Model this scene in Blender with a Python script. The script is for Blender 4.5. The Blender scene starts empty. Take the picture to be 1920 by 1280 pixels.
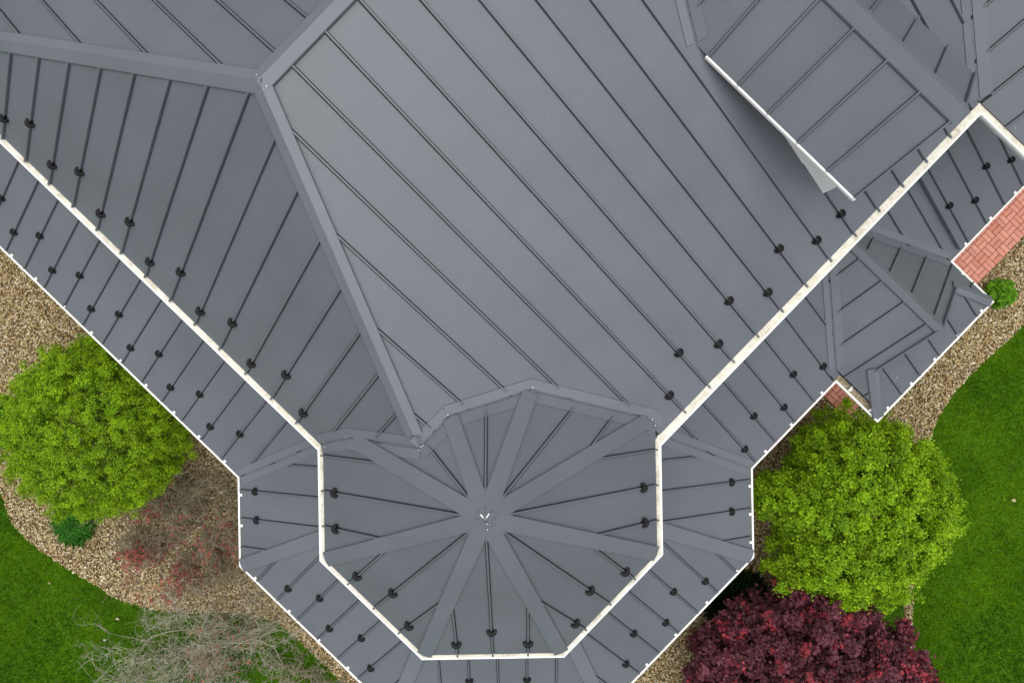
import bpy, math, random
import numpy as np
from mathutils import Vector, Matrix

random.seed(7)
rng = np.random.default_rng(11)
sc = bpy.context.scene
COL = sc.collection

# ------------------------------------------------------------------ camera, sky, sun, exposure
CAM_H = 13.8
cam_d = bpy.data.cameras.new('camera')
cam_d.sensor_width = 36.0
cam_d.lens = 1340.0 / 1920.0 * 36.0
cam_d.clip_start = 0.1
cam_d.clip_end = 2000.0
cam = bpy.data.objects.new('camera', cam_d)
cam.location = (0, 0, CAM_H)
cam.rotation_euler = (0, 0, 0)
COL.objects.link(cam)
sc.camera = cam

SUN_EL, SUN_AZ = math.radians(88), math.radians(200)      # azimuth clockwise from +Y
world = bpy.data.worlds.new('World')
sc.world = world
world.use_nodes = True
wn = world.node_tree.nodes
wl = world.node_tree.links
for n in list(wn):
    wn.remove(n)
sky = wn.new('ShaderNodeTexSky')
sky.sky_type = 'NISHITA'
sky.sun_disc = False
sky.sun_elevation = SUN_EL
sky.sun_rotation = SUN_AZ
sky.air_density = 1.0
sky.dust_density = 3.0
hs = wn.new('ShaderNodeHueSaturation')                    # overcast: the sky's blue is mostly gone
hs.inputs['Saturation'].default_value = 0.28
bg = wn.new('ShaderNodeBackground')
bg.inputs['Strength'].default_value = 0.06
wo = wn.new('ShaderNodeOutputWorld')
wl.new(sky.outputs[0], hs.inputs['Color'])
wl.new(hs.outputs[0], bg.inputs['Color'])
wl.new(bg.outputs[0], wo.inputs['Surface'])

sun_d = bpy.data.lights.new('sun', 'SUN')
sun_d.energy = 1.5
sun_d.angle = math.radians(90)
sun_d.color = (1.0, 0.97, 0.93)
sun = bpy.data.objects.new('sun', sun_d)
sd = Vector((math.sin(SUN_AZ) * math.cos(SUN_EL), math.cos(SUN_AZ) * math.cos(SUN_EL), math.sin(SUN_EL)))
sun.rotation_euler = sd.to_track_quat('Z', 'Y').to_euler()
sun.location = sd * 40
COL.objects.link(sun)

sc.view_settings.view_transform = 'Standard'
sc.view_settings.look = 'None'
sc.view_settings.gamma = 1.0
sc.view_settings.use_curve_mapping = False
sc.view_settings.exposure = 0.95

# ------------------------------------------------------------------ materials
def mat(name, rough=0.6, spec=0.5):
    m = bpy.data.materials.new(name)
    m.use_nodes = True
    b = m.node_tree.nodes['Principled BSDF']
    b.inputs['Roughness'].default_value = rough
    b.inputs['Specular IOR Level'].default_value = spec
    return m, m.node_tree.nodes, m.node_tree.links, b

def ramp(n, stops):
    r = n.new('ShaderNodeValToRGB')
    el = r.color_ramp.elements
    while len(el) < len(stops):
        el.new(0.5)
    for e, (p, c) in zip(el, stops):
        e.position = p
        e.color = (*c, 1)
    return r

def noise(n, l, scale, detail=4, rough=0.55, vec='Object'):
    t = n.new('ShaderNodeTexCoord')
    x = n.new('ShaderNodeTexNoise')
    x.inputs['Scale'].default_value = scale
    x.inputs['Detail'].default_value = detail
    x.inputs['Roughness'].default_value = rough
    l.new(t.outputs[vec], x.inputs['Vector'])
    return x

def mixc(n, l, a, b, f, mode='MIX'):
    m = n.new('ShaderNodeMix')
    m.data_type = 'RGBA'
    m.blend_type = mode
    for sock, v in ((m.inputs[6], a), (m.inputs[7], b), (m.inputs[0], f)):
        if hasattr(v, 'is_output'):
            l.new(v, sock)
        elif isinstance(v, tuple):
            sock.default_value = (*v, 1)
        else:
            sock.default_value = v
    return m.outputs[2]

def metal_material(name, base):
    m, n, l, b = mat(name, 0.42, 0.65)
    big = noise(n, l, 0.9, 3)
    fine = noise(n, l, 60, 3, 0.7)
    spk = noise(n, l, 23, 2, 0.4)
    info = n.new('ShaderNodeObjectInfo')
    lo = tuple(c * 0.93 for c in base)
    hi = tuple(c * 1.07 for c in base)
    r1 = ramp(n, [(0.3, lo), (0.7, hi)])
    l.new(big.outputs[0], r1.inputs[0])
    r2 = ramp(n, [(0.0, (0.955, 0.955, 0.96)), (1.0, (1.045, 1.045, 1.04))])
    l.new(info.outputs['Random'], r2.inputs[0])
    c = mixc(n, l, r1.outputs[0], r2.outputs[0], 1.0, 'MULTIPLY')
    r3 = ramp(n, [(0.3, (0.95, 0.95, 0.95)), (0.7, (1.05, 1.05, 1.05))])
    l.new(fine.outputs[0], r3.inputs[0])
    c = mixc(n, l, c, r3.outputs[0], 1.0, 'MULTIPLY')
    r4 = ramp(n, [(0.75, (0, 0, 0)), (0.84, (0.35, 0.35, 0.35))])           # pale scuffs and dust
    l.new(spk.outputs[0], r4.inputs[0])
    c = mixc(n, l, c, (0.42, 0.42, 0.44), r4.outputs[0])
    l.new(c, b.inputs['Base Color'])
    wav = noise(n, l, 2.2, 2, 0.5)                                      # slight oil-canning of the thin sheet
    bp = n.new('ShaderNodeBump')
    bp.inputs['Strength'].default_value = 0.35
    bp.inputs['Distance'].default_value = 0.02
    l.new(wav.outputs[0], bp.inputs['Height'])
    l.new(bp.outputs[0], b.inputs['Normal'])
    rr = ramp(n, [(0.3, (0.38,) * 3), (0.7, (0.46,) * 3)])
    l.new(big.outputs[0], rr.inputs[0])
    l.new(rr.outputs[0], b.inputs['Roughness'])
    return m

SLATE = (0.110, 0.121, 0.142)
M_ROOF = metal_material('slate_grey_metal', SLATE)
M_SEAM = metal_material('slate_grey_seam', SLATE)
M_TRIM = metal_material('slate_grey_trim_lit', tuple(c * 1.13 for c in SLATE))  # roof colour lightened: brighter light on the flatter caps is put into it

def plain(name, c, rough=0.6, spec=0.4, var=0.1, scale=8):
    m, n, l, b = mat(name, rough, spec)
    x = noise(n, l, scale, 5)
    r = ramp(n, [(0.3, tuple(v * (1 - var) for v in c)), (0.7, tuple(min(1, v * (1 + var)) for v in c))])
    l.new(x.outputs[0], r.inputs[0])
    l.new(r.outputs[0], b.inputs['Base Color'])
    return m

M_DECK = plain('black_deck_seam_shade', (0.022, 0.022, 0.025), 0.8)  # black, so the gaps beside the seams carry painted contact shade
M_WHITE = plain('white_gutter_paint', (0.82, 0.82, 0.80), 0.35, 0.5, 0.03, 5)
M_BLACK = plain('black_plastic', (0.006, 0.006, 0.007), 0.5, 0.25, 0.2, 30)
M_SIDING = plain('white_siding', (0.86, 0.86, 0.85), 0.5, 0.4, 0.03, 3)
M_SEAL = plain('pale_sealant', (0.6, 0.6, 0.6), 0.5, 0.3, 0.2, 40)
M_BARK = plain('brown_bark', (0.09, 0.065, 0.045), 0.9, 0.2, 0.35, 30)

def guard_material():
    m, n, l, b = mat('cream_leaf_guard', 0.55, 0.3)
    a = noise(n, l, 5.5, 8, 0.7)
    f = noise(n, l, 45, 4, 0.7)
    r = ramp(n, [(0.42, (0.72, 0.70, 0.61)), (0.56, (0.60, 0.57, 0.47)), (0.70, (0.36, 0.33, 0.25))])
    l.new(a.outputs[0], r.inputs[0])
    r2 = ramp(n, [(0.3, (0.8, 0.8, 0.78)), (0.62, (1.06, 1.06, 1.06))])
    l.new(f.outputs[0], r2.inputs[0])
    c = mixc(n, l, r.outputs[0], r2.outputs[0], 1.0, 'MULTIPLY')
    l.new(c, b.inputs['Base Color'])
    return m
M_GUARD = guard_material()

def dirt_material():
    m, n, l, b = mat('gutter_litter', 0.95, 0.1)
    a = noise(n, l, 30, 6, 0.7)
    r = ramp(n, [(0.3, (0.10, 0.08, 0.05)), (0.5, (0.3, 0.25, 0.17)), (0.7, (0.55, 0.48, 0.36))])
    l.new(a.outputs[0], r.inputs[0])
    l.new(r.outputs[0], b.inputs['Base Color'])
    return m
M_DIRT = dirt_material()

def attr_material(name, rough=0.6, spec=0.3, trans=0.0):
    m, n, l, b = mat(name, rough, spec)
    a = n.new('ShaderNodeAttribute')
    a.attribute_name = 'tint'
    l.new(a.outputs['Color'], b.inputs['Base Color'])
    if trans:
        t = n.new('ShaderNodeBsdfTranslucent')
        l.new(a.outputs['Color'], t.inputs['Color'])
        x = n.new('ShaderNodeMixShader')
        x.inputs[0].default_value = trans
        out = [q for q in n if q.type == 'OUTPUT_MATERIAL'][0]
        l.new(b.outputs[0], x.inputs[1])
        l.new(t.outputs[0], x.inputs[2])
        l.new(x.outputs[0], out.inputs['Surface'])
    return m
M_LEAF = attr_material('leaf', 0.55, 0.25, 0.3)
M_GRASS = attr_material('grass_blade', 0.6, 0.2, 0.25)
M_STONE = attr_material('river_stone', 0.75, 0.3)
M_TWIG = attr_material('twig', 0.85, 0.2)

def ground_material(name, stops, scale, bump=0.0):
    m, n, l, b = mat(name, 0.95, 0.1)
    a = noise(n, l, scale, 8, 0.65)
    r = ramp(n, stops)
    l.new(a.outputs[0], r.inputs[0])
    big = noise(n, l, 0.6, 3)
    r2 = ramp(n, [(0.3, (0.75, 0.78, 0.7)), (0.7, (1.2, 1.15, 1.2))])
    l.new(big.outputs[0], r2.inputs[0])
    c = mixc(n, l, r.outputs[0], r2.outputs[0], 1.0, 'MULTIPLY')
    l.new(c, b.inputs['Base Color'])
    return m
M_LAWN = ground_material('lawn_soil', [(0.3, (0.028, 0.085, 0.003)), (0.7, (0.06, 0.155, 0.004))], 14)
M_SOIL = ground_material('brown_soil', [(0.3, (0.09, 0.062, 0.03)), (0.7, (0.19, 0.135, 0.07))], 18)
M_SAND = ground_material('joint_sand', [(0.3, (0.22, 0.12, 0.09)), (0.7, (0.32, 0.2, 0.15))], 40)

def brick_material():
    m, n, l, b = mat('red_paver', 0.85, 0.2)
    info = n.new('ShaderNodeObjectInfo')
    r = ramp(n, [(0.0, (0.52, 0.21, 0.145)), (0.35, (0.64, 0.30, 0.22)), (0.7, (0.60, 0.265, 0.195)), (1.0, (0.50, 0.24, 0.19))])
    l.new(info.outputs['Random'], r.inputs[0])
    a = noise(n, l, 25, 6, 0.7)
    r2 = ramp(n, [(0.3, (0.82, 0.8, 0.8)), (0.7, (1.12, 1.12, 1.12))])
    l.new(a.outputs[0], r2.inputs[0])
    c = mixc(n, l, r.outputs[0], r2.outputs[0], 1.0, 'MULTIPLY')
    l.new(c, b.inputs['Base Color'])
    return m
M_BRICK = brick_material()

# ------------------------------------------------------------------ object helpers
def link(name, me, parent=None, m=None):
    o = bpy.data.objects.new(name, me)
    COL.objects.link(o)
    if parent is not None:
        o.parent = parent
    if m is not None and me is not None and not me.materials:
        me.materials.append(m)
    return o

def mesh_obj(name, v, f, m, parent=None, smooth=False):
    me = bpy.data.meshes.new(name)
    me.from_pydata([tuple(p) for p in v], [], f)
    me.update()
    if smooth:
        me.polygons.foreach_set('use_smooth', [True] * len(me.polygons))
    return link(name, me, parent, m)

def thing(name, label, cat, loc=(0, 0, 0), group=None):
    o = bpy.data.objects.new(name, None)
    COL.objects.link(o)
    o.location = loc
    o['label'] = label
    o['category'] = cat
    if group:
        o['group'] = group
    return o

class MB:
    """collects shapes, then builds them as one mesh object"""
    def __init__(self):
        self.v, self.f = [], []
    def add(self, v, f):
        k = len(self.v)
        self.v += [tuple(p) for p in v]
        self.f += [tuple(i + k for i in q) for q in f]
    def prism(self, poly, ztop, zbot):
        """poly: list of 2D points; ztop / zbot: functions of a point"""
        n = len(poly)
        v = [(p[0], p[1], ztop(p)) for p in poly] + [(p[0], p[1], zbot(p)) for p in poly]
        f = [tuple(range(n)), tuple(range(2 * n - 1, n - 1, -1))]
        f += [(i, i + n, (i + 1) % n + n, (i + 1) % n) for i in range(n)]
        self.add(v, f)
    def sweep(self, rings):
        """rings: closed cross-sections along a path"""
        n = len(rings[0])
        v = [p for r in rings for p in r]
        f = []
        for k in range(len(rings) - 1):
            for i in range(n):
                a, b = k * n + i, k * n + (i + 1) % n
                f.append((a, b, b + n, a + n))
        f.append(tuple(range(n - 1, -1, -1)))
        f.append(tuple(range((len(rings) - 1) * n, len(rings) * n)))
        self.add(v, f)
    def build(self, name, m, parent=None, smooth=False):
        return mesh_obj(name, self.v, self.f, m, parent, smooth)

# house axes in plan: A points to the upper right of the picture, B to the lower right
A = np.array((0.6947, 0.7193))
B = np.array((0.7193, -0.6947))
def P(s, t):
    return s * A + t * B

class Face:
    """a sloping roof plane: n = outward plan direction, d = where its eave lies along n"""
    def __init__(self, n, d, ze, pitch):
        self.n = np.array(n, float)
        self.d, self.ze, self.pitch = d, ze, pitch
        self.e = np.array((-self.n[1], self.n[0]))
        self.N = np.array((pitch * self.n[0], pitch * self.n[1], 1.0))
        self.N /= np.linalg.norm(self.N)
    def z(self, p):
        return self.ze + self.pitch * (self.d - (p[0] * self.n[0] + p[1] * self.n[1]))
    def uv(self, u, v):
        return self.e * u + self.n * (self.d - v)
    def coef(self):       # z = cx x + cy y + c0
        return (-self.pitch * self.n[0], -self.pitch * self.n[1], self.ze + self.pitch * self.d)

def clip(poly, a, b, c):
    """keep a x + b y + c >= 0"""
    out = []
    n = len(poly)
    for i in range(n):
        p, q = poly[i], poly[(i + 1) % n]
        dp, dq = a * p[0] + b * p[1] + c, a * q[0] + b * q[1] + c
        if dp >= 0:
            out.append(p)
        if (dp >= 0) != (dq >= 0):
            k = dp / (dp - dq)
            out.append((p[0] + k * (q[0] - p[0]), p[1] + k * (q[1] - p[1])))
    res = []
    for p in out:
        if not res or abs(p[0] - res[-1][0]) + abs(p[1] - res[-1][1]) > 1e-6:
            res.append(p)
    return res

def below(poly, f, g, m=0.0):       # keep where f <= g - m  (hip between f and g)
    a, b = f.coef(), g.coef()
    return clip(poly, b[0] - a[0], b[1] - a[1], b[2] - a[2] - m)
def above(poly, f, g, m=0.0):
    a, b = f.coef(), g.coef()
    return clip(poly, a[0] - b[0], a[1] - b[1], a[2] - b[2] - m)
def vrange(poly, f, v0, v1):
    poly = clip(poly, -f.n[0], -f.n[1], f.d - v0)
    return clip(poly, f.n[0], f.n[1], v1 - f.d)
def urange(poly, f, u0, u1):
    poly = clip(poly, f.e[0], f.e[1], -u0)
    return clip(poly, -f.e[0], -f.e[1], u1)
BIG = [(-40, -40), (40, -40), (40, 40), (-40, 40)]
def window(poly, x=8.6, y=6.5):
    for a, b, c in ((1, 0, x), (-1, 0, x), (0, 1, y), (0, -1, y)):
        poly = clip(poly, a, b, c)
    return poly
def area(poly):
    return 0.5 * sum(poly[i][0] * poly[(i + 1) % len(poly)][1] - poly[(i + 1) % len(poly)][0] * poly[i][1] for i in range(len(poly)))
def line_in(poly, p, d):
    """interval of p + k d inside a convex polygon"""
    lo, hi = -1e9, 1e9
    s = 1 if area(poly) > 0 else -1
    for i in range(len(poly)):
        a, b = np.array(poly[i]), np.array(poly[(i + 1) % len(poly)])
        m = np.array((-(b - a)[1], (b - a)[0])) * s
        den, num = m @ d, m @ (np.array(p) - a)
        if abs(den) < 1e-7:
            if num < -1e-5:
                return None
            continue
        k = -num / den
        if den > 0:
            lo = max(lo, k)
        else:
            hi = min(hi, k)
    return (lo, hi) if hi - lo > 1e-4 else None

# ------------------------------------------------------------------ the planes of the roof
ZU, ZL = 5.0, 2.56
SE = Face(B, 2.213, ZU - 0.035, 0.418)
SW = Face(-A, 2.625, ZU - 0.045, 0.848)
NW = Face(-B, 8.40, ZU - 0.035, 0.452)
WG = Face(-A, -6.02, ZU - 0.035, 0.838)                 # the wing at the right: its south-west slope
WN = Face(A, 12.0, ZU, 0.838)
TC = np.array((-0.27, -1.786))                  # middle of the octagonal turret
def octn(k):
    a = math.radians(45 * k + 1.0)
    return np.array((math.cos(a), math.sin(a)))
T = [Face(octn(k), 2.115 + octn(k) @ TC, ZU, 0.748) for k in range(8)]
TL = [Face(octn(k), 4.05 + octn(k) @ TC, ZL, 0.47) for k in range(8)]
SEL = Face(B, 4.114, ZL, 0.47)
SWL = Face(-A, 4.539, ZL, 0.47)
PS = Face(-A, -3.08, ZL, 0.765)
PN = Face(A, 5.72, ZL, 0.765)
PF = Face(B, 5.02, ZL, 0.442)
DZ = 6.20
DS = Face(-A, -3.60, DZ, 0.897)
DN = Face(A, 5.464, DZ, 0.897)

def z_main(p):
    return min(SE.z(p), SW.z(p), NW.z(p))
def z_tower(p):
    return min(f.z(p) for f in T)
def z_lowoct(p):
    return min(f.z(p) for f in TL)
def z_dormer(p):
    s, t = np.dot(p, A), np.dot(p, B)
    if 3.80 < s < 5.26 and t < 1.45:
        return min(DS.z(p), DN.z(p))
    return -9
def z_porch(p):
    return min(PS.z(p), PN.z(p))

house = thing('house', 'white house under slate grey standing seam roofs with an octagonal turret', 'house')

GUARD_ME = None
def guard_mesh():
    mb = MB()
    # cupped cleat: a half-ellipse plate leaning upslope
    W, Hh = 0.064, 0.055
    front, back = [], []
    n = 10
    for i in range(n + 1):
        a = math.pi * i / n
        x, h = W * math.cos(a), 0.012 + Hh * math.sin(a) ** 0.8
        y = 0.004 - 0.20 * h + 0.020 * (x / W) ** 2
        front.append((x, y - 0.013, h))
        back.append((x, y + 0.008, h * 0.96))
    mb.add(front + back, [tuple(range(n + 1)), tuple(range(2 * n + 1, n, -1))] +
           [(i + 1, i, i + n + 1, i + n + 2) for i in range(n)] + [(0, n, 2 * n + 1, n + 1)])
    def box(x0, x1, y0, y1, z0, z1, dz=0.0):
        v = [(x0, y0, z0), (x1, y0, z0), (x1, y1, z0), (x0, y1, z0), (x0, y0, z1), (x1, y0, z1), (x1, y1, z1 - dz), (x0, y1, z1 - dz)]
        mb.add(v, [(3, 2, 1, 0), (4, 5, 6, 7), (0, 1, 5, 4), (1, 2, 6, 5), (2, 3, 7, 6), (3, 0, 4, 7)])
    box(-0.021, 0.021, -0.005, 0.062, 0.0, 0.052, 0.012)       # clamp over the seam
    box(-0.050, -0.042, 0.0, 0.045, 0.0, 0.055, 0.045)         # gussets
    box(0.042, 0.050, 0.0, 0.045, 0.0, 0.055, 0.045)
    box(-0.032, -0.021, 0.020, 0.040, 0.014, 0.028)            # bolt heads
    box(0.021, 0.032, 0.020, 0.040, 0.014, 0.028)
    me = bpy.data.meshes.new('snow_guard')
    me.from_pydata(mb.v, [], mb.f)
    me.materials.append(M_BLACK)
    return me
GUARD_ME = guard_mesh()

def snow_guard(f, u, v, part):
    p = f.uv(u, v)
    o = link('snow_guard', GUARD_ME, part)
    X = Vector((f.e[0], f.e[1], 0))
    Z = Vector(f.N)
    Y = Z.cross(X)
    R = Matrix((X, Y, Z)).transposed().to_4x4()
    R = R @ Matrix.Rotation(random.uniform(-0.05, 0.05), 4, 'Z')
    o.matrix_local = Matrix.Translation((p[0], p[1], f.z(p) - 0.004)) @ R

def runs(f, u, v0, v1, ok, n=240):
    res, cur = [], None
    for i in range(n + 1):
        v = v0 + (v1 - v0) * i / n
        if ok(f.uv(u, v)):
            cur = [v, v] if cur is None else [cur[0], v]
        elif cur:
            res.append(cur)
            cur = None
    if cur:
        res.append(cur)
    return [r for r in res if r[1] - r[0] > 0.03]

def seam(f, u, v0, v1, part, h=0.034, w=0.0105):
    rings = []
    for v in (v0, v1):
        p = f.uv(u, v)
        c = np.array((p[0], p[1], f.z(p)))
        X = np.array((f.e[0], f.e[1], 0))
        rings.append([c - X * w - f.N * 0.014, c - X * w * 0.9 + f.N * h * 0.55, c - X * w * 1.1 + f.N * h * 0.62, c - X * w * 0.8 + f.N * h,
                      c + X * w * 0.8 + f.N * h, c + X * w * 1.1 + f.N * h * 0.62, c + X * w * 0.9 + f.N * h * 0.55, c + X * w - f.N * 0.014])
    mb = MB()
    mb.sweep(rings)
    mb.build('seam', M_SEAM, part)

def roof_face(f, poly, us, part, deck, v_rib=0.0, ok=None, guards=(), gap=0.0195, panel_ok=None, rib_poly=None, thick=0.09):
    """pans between the seams, the standing seams and the snow guards of one roof plane"""
    if area(poly) < 0:
        poly = poly[::-1]
    deck.prism(poly, lambda p: f.z(p) - 0.015, lambda p: f.z(p) - thick)
    cols = sorted(us)
    umin = min(np.dot(p, f.e) for p in poly)
    umax = max(np.dot(p, f.e) for p in poly)
    edges = [umin - 0.1 - gap] + [u for u in cols if umin < u < umax] + [umax + 0.1 + gap]
    for u0, u1 in zip(edges, edges[1:]):
        q = urange(poly, f, u0 + gap, u1 - gap)  # leaves a strip of black deck along each seam as its shade
        if len(q) < 3 or abs(area(q)) < 0.0008:
            continue
        if panel_ok and not any(panel_ok(np.array(p)) for p in q):
            continue
        mb = MB()
        mb.prism(q, f.z, lambda p: f.z(p) - 0.012)
        mb.build('roof_panel', M_ROOF, part)
    rp = rib_poly or poly
    for u in cols:
        if not umin < u < umax:
            continue
        d = -f.n
        iv = line_in(rp, f.uv(u, 0), d)
        if iv is None:
            continue
        v0, v1 = iv
        segs = [(v0 + v_rib, v1)] if ok is None else runs(f, u, v0 + v_rib, v1, ok)
        for a, b in segs:
            seam(f, u, a, b, part)
    for u, v in guards:
        snow_guard(f, u, v, part)

def hip_cap(f, g, p0, p1, part, w=0.10, h=0.032, name='hip_cap'):
    p0, p1 = np.array(p0), np.array(p1)
    d = (p1 - p0) / np.linalg.norm(p1 - p0)
    q = np.array((-d[1], d[0]))
    m = (p0 + p1) / 2
    if f.z(m + q * 0.1) > g.z(m + q * 0.1):
        q = -q                              # q runs into face f (f is the lower there)
    rings = []
    for p in (p0, p1):
        L, R = p + q * w, p - q * w
        zc = f.z(p) + h * 1.12
        rings.append([(L[0], L[1], f.z(L) - 0.006), (L[0], L[1], f.z(L) + h - 0.004), (*(p + q * (w - 0.006)), f.z(p + q * (w - 0.006)) + h),
                      (p[0], p[1], zc),
                      (*(p - q * (w - 0.006)), g.z(p - q * (w - 0.006)) + h), (R[0], R[1], g.z(R) + h - 0.004), (R[0], R[1], g.z(R) - 0.006), (p[0], p[1], f.z(p) - 0.02)])
    mb = MB()
    mb.sweep(rings)
    return mb.build(name, M_TRIM, part)

def meet(f, g):
    """the plan line along which two planes meet"""
    a, b = f.coef(), g.coef()
    n = np.array((a[0] - b[0], a[1] - b[1]))
    c = a[2] - b[2]
    p = -c * n / (n @ n)
    d = np.array((-n[1], n[0])) / np.linalg.norm(n)
    return p, d

def valley(f, g, polyf, polyg, part, w=0.125, h=0.013, ext=0.0):
    """two flashing strips either side of the line where f and g meet"""
    p, d = meet(f, g)
    iv, jv = line_in(polyf, p, d), line_in(polyg, p, d)
    if not iv or not jv:
        return
    lo, hi = max(iv[0], jv[0]), min(iv[1], jv[1])
    if hi - lo < 0.03:
        return
    p0, p1 = p + d * (lo - ext), p + d * (hi + ext)
    q = np.array((-d[1], d[0]))
    m = (p0 + p1) / 2
    if f.z(m + q * 0.1) < g.z(m + q * 0.1):
        q = -q                              # q into the side where f lies above
    mb = MB()
    for fc, s in ((f, 1), (g, -1)):
        e0, e1 = 0.015, w
        poly = [p0 + q * s * e0, p1 + q * s * e0, p1 + q * s * e1, p0 + q * s * e1]
        if area(poly) < 0:
            poly = poly[::-1]
        mb.prism(poly, lambda x: fc.z(x) + h, lambda x: fc.z(x) - 0.004)
    mb.build('valley_flashing', M_TRIM, part)
    return p0 + d * ext, p1 - d * ext

def smear(f, p, r, n, part, lift=0.012):
    mb = MB()
    for _ in range(n):
        c = np.array(p) + rng.normal(0, r, 2)
        k = random.uniform(0.003, 0.009)
        sx, ph = random.uniform(0.6, 1.8), random.uniform(0, 6.28)
        poly = []
        for i in range(7):
            a = 2 * math.pi * i / 7
            x, y = k * sx * math.cos(a) * random.uniform(0.6, 1.2), k * math.sin(a) * random.uniform(0.6, 1.2)
            poly.append((c[0] + x * math.cos(ph) - y * math.sin(ph), c[1] + x * math.sin(ph) + y * math.cos(ph)))
        mb.prism(poly, lambda q: f(q) + lift + 0.003, lambda q: f(q) + lift - 0.006)
    mb.build('sealant_smear', M_SEAL, part)

# ---- upper roof -------------------------------------------------------------------------------
VG = 0.082
pSE = above(below(below(vrange(BIG, SE, VG, 30), SE, SW), SE, NW), SE, WG)
pSE = clip(pSE, -A[0], -A[1], 12.0)
pSW = below(below(vrange(BIG, SW, VG, 30), SW, SE), SW, NW)
pNW = below(below(vrange(BIG, NW, VG, 30), NW, SE), NW, SW)
pNW = clip(pNW, -A[0], -A[1], 12.0)
pWG = below(above(vrange(BIG, WG, VG, 30), WG, SE), WG, WN)
pWG = clip(pWG, -B[0], -B[1], 3.30)
wSE, wSW, wNW, wWG = window(pSE), window(pSW), window(pNW), window(pWG, 9.5, 6.5)

roof_deck = MB()
roof = link('roof', bpy.data.meshes.new('roof'), house, M_DECK)

def fin_deck(o, mb):
    o.data.from_pydata(mb.v, [], mb.f)
    o.data.update()

us = [0.854 + 0.4345 * k for k in range(-8, 0)] + [0.854 + 0.4305 * k for k in range(0, 7)] + [3.868 + 0.42 * k for k in range(0, 8)]
def ok_se(p):
    return z_tower(p) < SE.z(p) - 0.075 and z_dormer(p) < SE.z(p) and SE.z(p) > WG.z(p) + 0.105
g_se = [(0.854, 0.388), (1.2845, 0.684), (1.715, 0.391), (2.1455, 0.683), (2.576, 0.395), (3.0065, 0.686), (3.437, 0.408), (3.868, 0.42)]
roof_face(SE, wSE, us, roof, roof_deck, -0.008, ok_se, g_se, panel_ok=lambda p: z_tower(p) < SE.z(p) + 0.6)
us = [-8.25, -7.84, -7.43, -7.02, -6.62, -6.221, -5.828, -5.424, -5.021, -4.61, -4.2, -3.787, -3.363, -2.942, -2.515, -2.075, -1.636, -1.21, -0.785, -0.36, 0.07, 0.5]
g_sw = [(-6.62, .54), (-6.221, .325), (-5.828, .547), (-5.424, .325), (-5.021, .54), (-4.61, .306), (-4.2, .523), (-3.787, .3), (-3.363, .515), (-2.942, .292), (-2.515, .507), (-2.075, .261), (-1.636, .505), (-1.21, .271)]
roof_face(SW, wSW, us, roof, roof_deck, -0.008, lambda p: z_tower(p) < SW.z(p) - 0.075, g_sw)
us = [-0.835 + 0.4345 * k for k in range(-20, 16)]
roof_face(NW, wNW, us, roof, roof_deck, -0.008)
us = [1.247 + 0.428 * k for k in range(-12, 6)]
roof_face(WG, wWG, us, roof, roof_deck, -0.008, lambda p: WG.z(p) > SE.z(p) + 0.105)
# what lies out of the picture: the rest of the planes, plain decking
mb_far = MB()
for f, poly in ((SE, pSE), (NW, pNW), (SW, pSW), (WG, pWG)):
    q = poly if area(poly) > 0 else poly[::-1]
    mb_far.prism(q, lambda p: f.z(p) - 0.02, lambda p: f.z(p) - 0.11)
pWN = clip(below(vrange(BIG, WN, 0.02, 30), WN, WG), -B[0], -B[1], 3.30)
pWN = clip(pWN, B[0], B[1], 6.0)
mb_far.prism(pWN if area(pWN) > 0 else pWN[::-1], lambda p: WN.z(p) - 0.02, lambda p: WN.z(p) - 0.11)
mb_far.build('decking', M_ROOF, roof)

def tri(f, g, h):
    a, b, c = f.coef(), g.coef(), h.coef()
    M_ = np.array([[a[0] - b[0], a[1] - b[1]], [a[0] - c[0], a[1] - c[1]]])
    return np.linalg.solve(M_, -np.array([a[2] - b[2], a[2] - c[2]]))
apex = tri(SE, SW, NW)
p, d = meet(SE, SW)
iv = line_in(pSE, p, d)
ends = [p + d * iv[0], p + d * iv[1]]
low_s = max(ends, key=lambda q: SE.d - 0 if False else -SE.z(q))
dirS = (low_s - apex) / np.linalg.norm(low_s - apex)
# the hip cap stops where it meets the turret
k = 0.0
while z_tower(apex + dirS * k) < SE.z(apex + dirS * k) - 0.01:
    k += 0.01
hip_cap(SE, SW, apex - dirS * 0.02, apex + dirS * (k - 0.15), roof, 0.098, 0.048)
p, d = meet(SW, NW)
iv = line_in(pSW, p, d)
ends = [p + d * iv[0], p + d * iv[1]]
low_w = max(ends, key=lambda q: -SW.z(q))
dirW = (low_w - apex) / np.linalg.norm(low_w - apex)
hip_cap(SW, NW, apex - dirW * 0.03, low_w, roof, 0.105, 0.045)
hip_cap(SE, NW, apex - A * 0.02, apex + A * 11, roof, 0.105, 0.051, 'ridge_cap')
pk = P(9.01, 0)
hip_cap(WG, WN, P(9.01, -3.4), P(9.01, 3.3), roof, 0.105, 0.048, 'ridge_cap')
p, d = meet(SE, WG)
valley(SE, WG, pSE, pWG, roof)
for q in ((-0.02, 0.03), (0.05, -0.04), (0.0, -0.09)):
    smear(z_main, apex + np.array(q), 0.015, 1, roof, 0.058)

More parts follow.
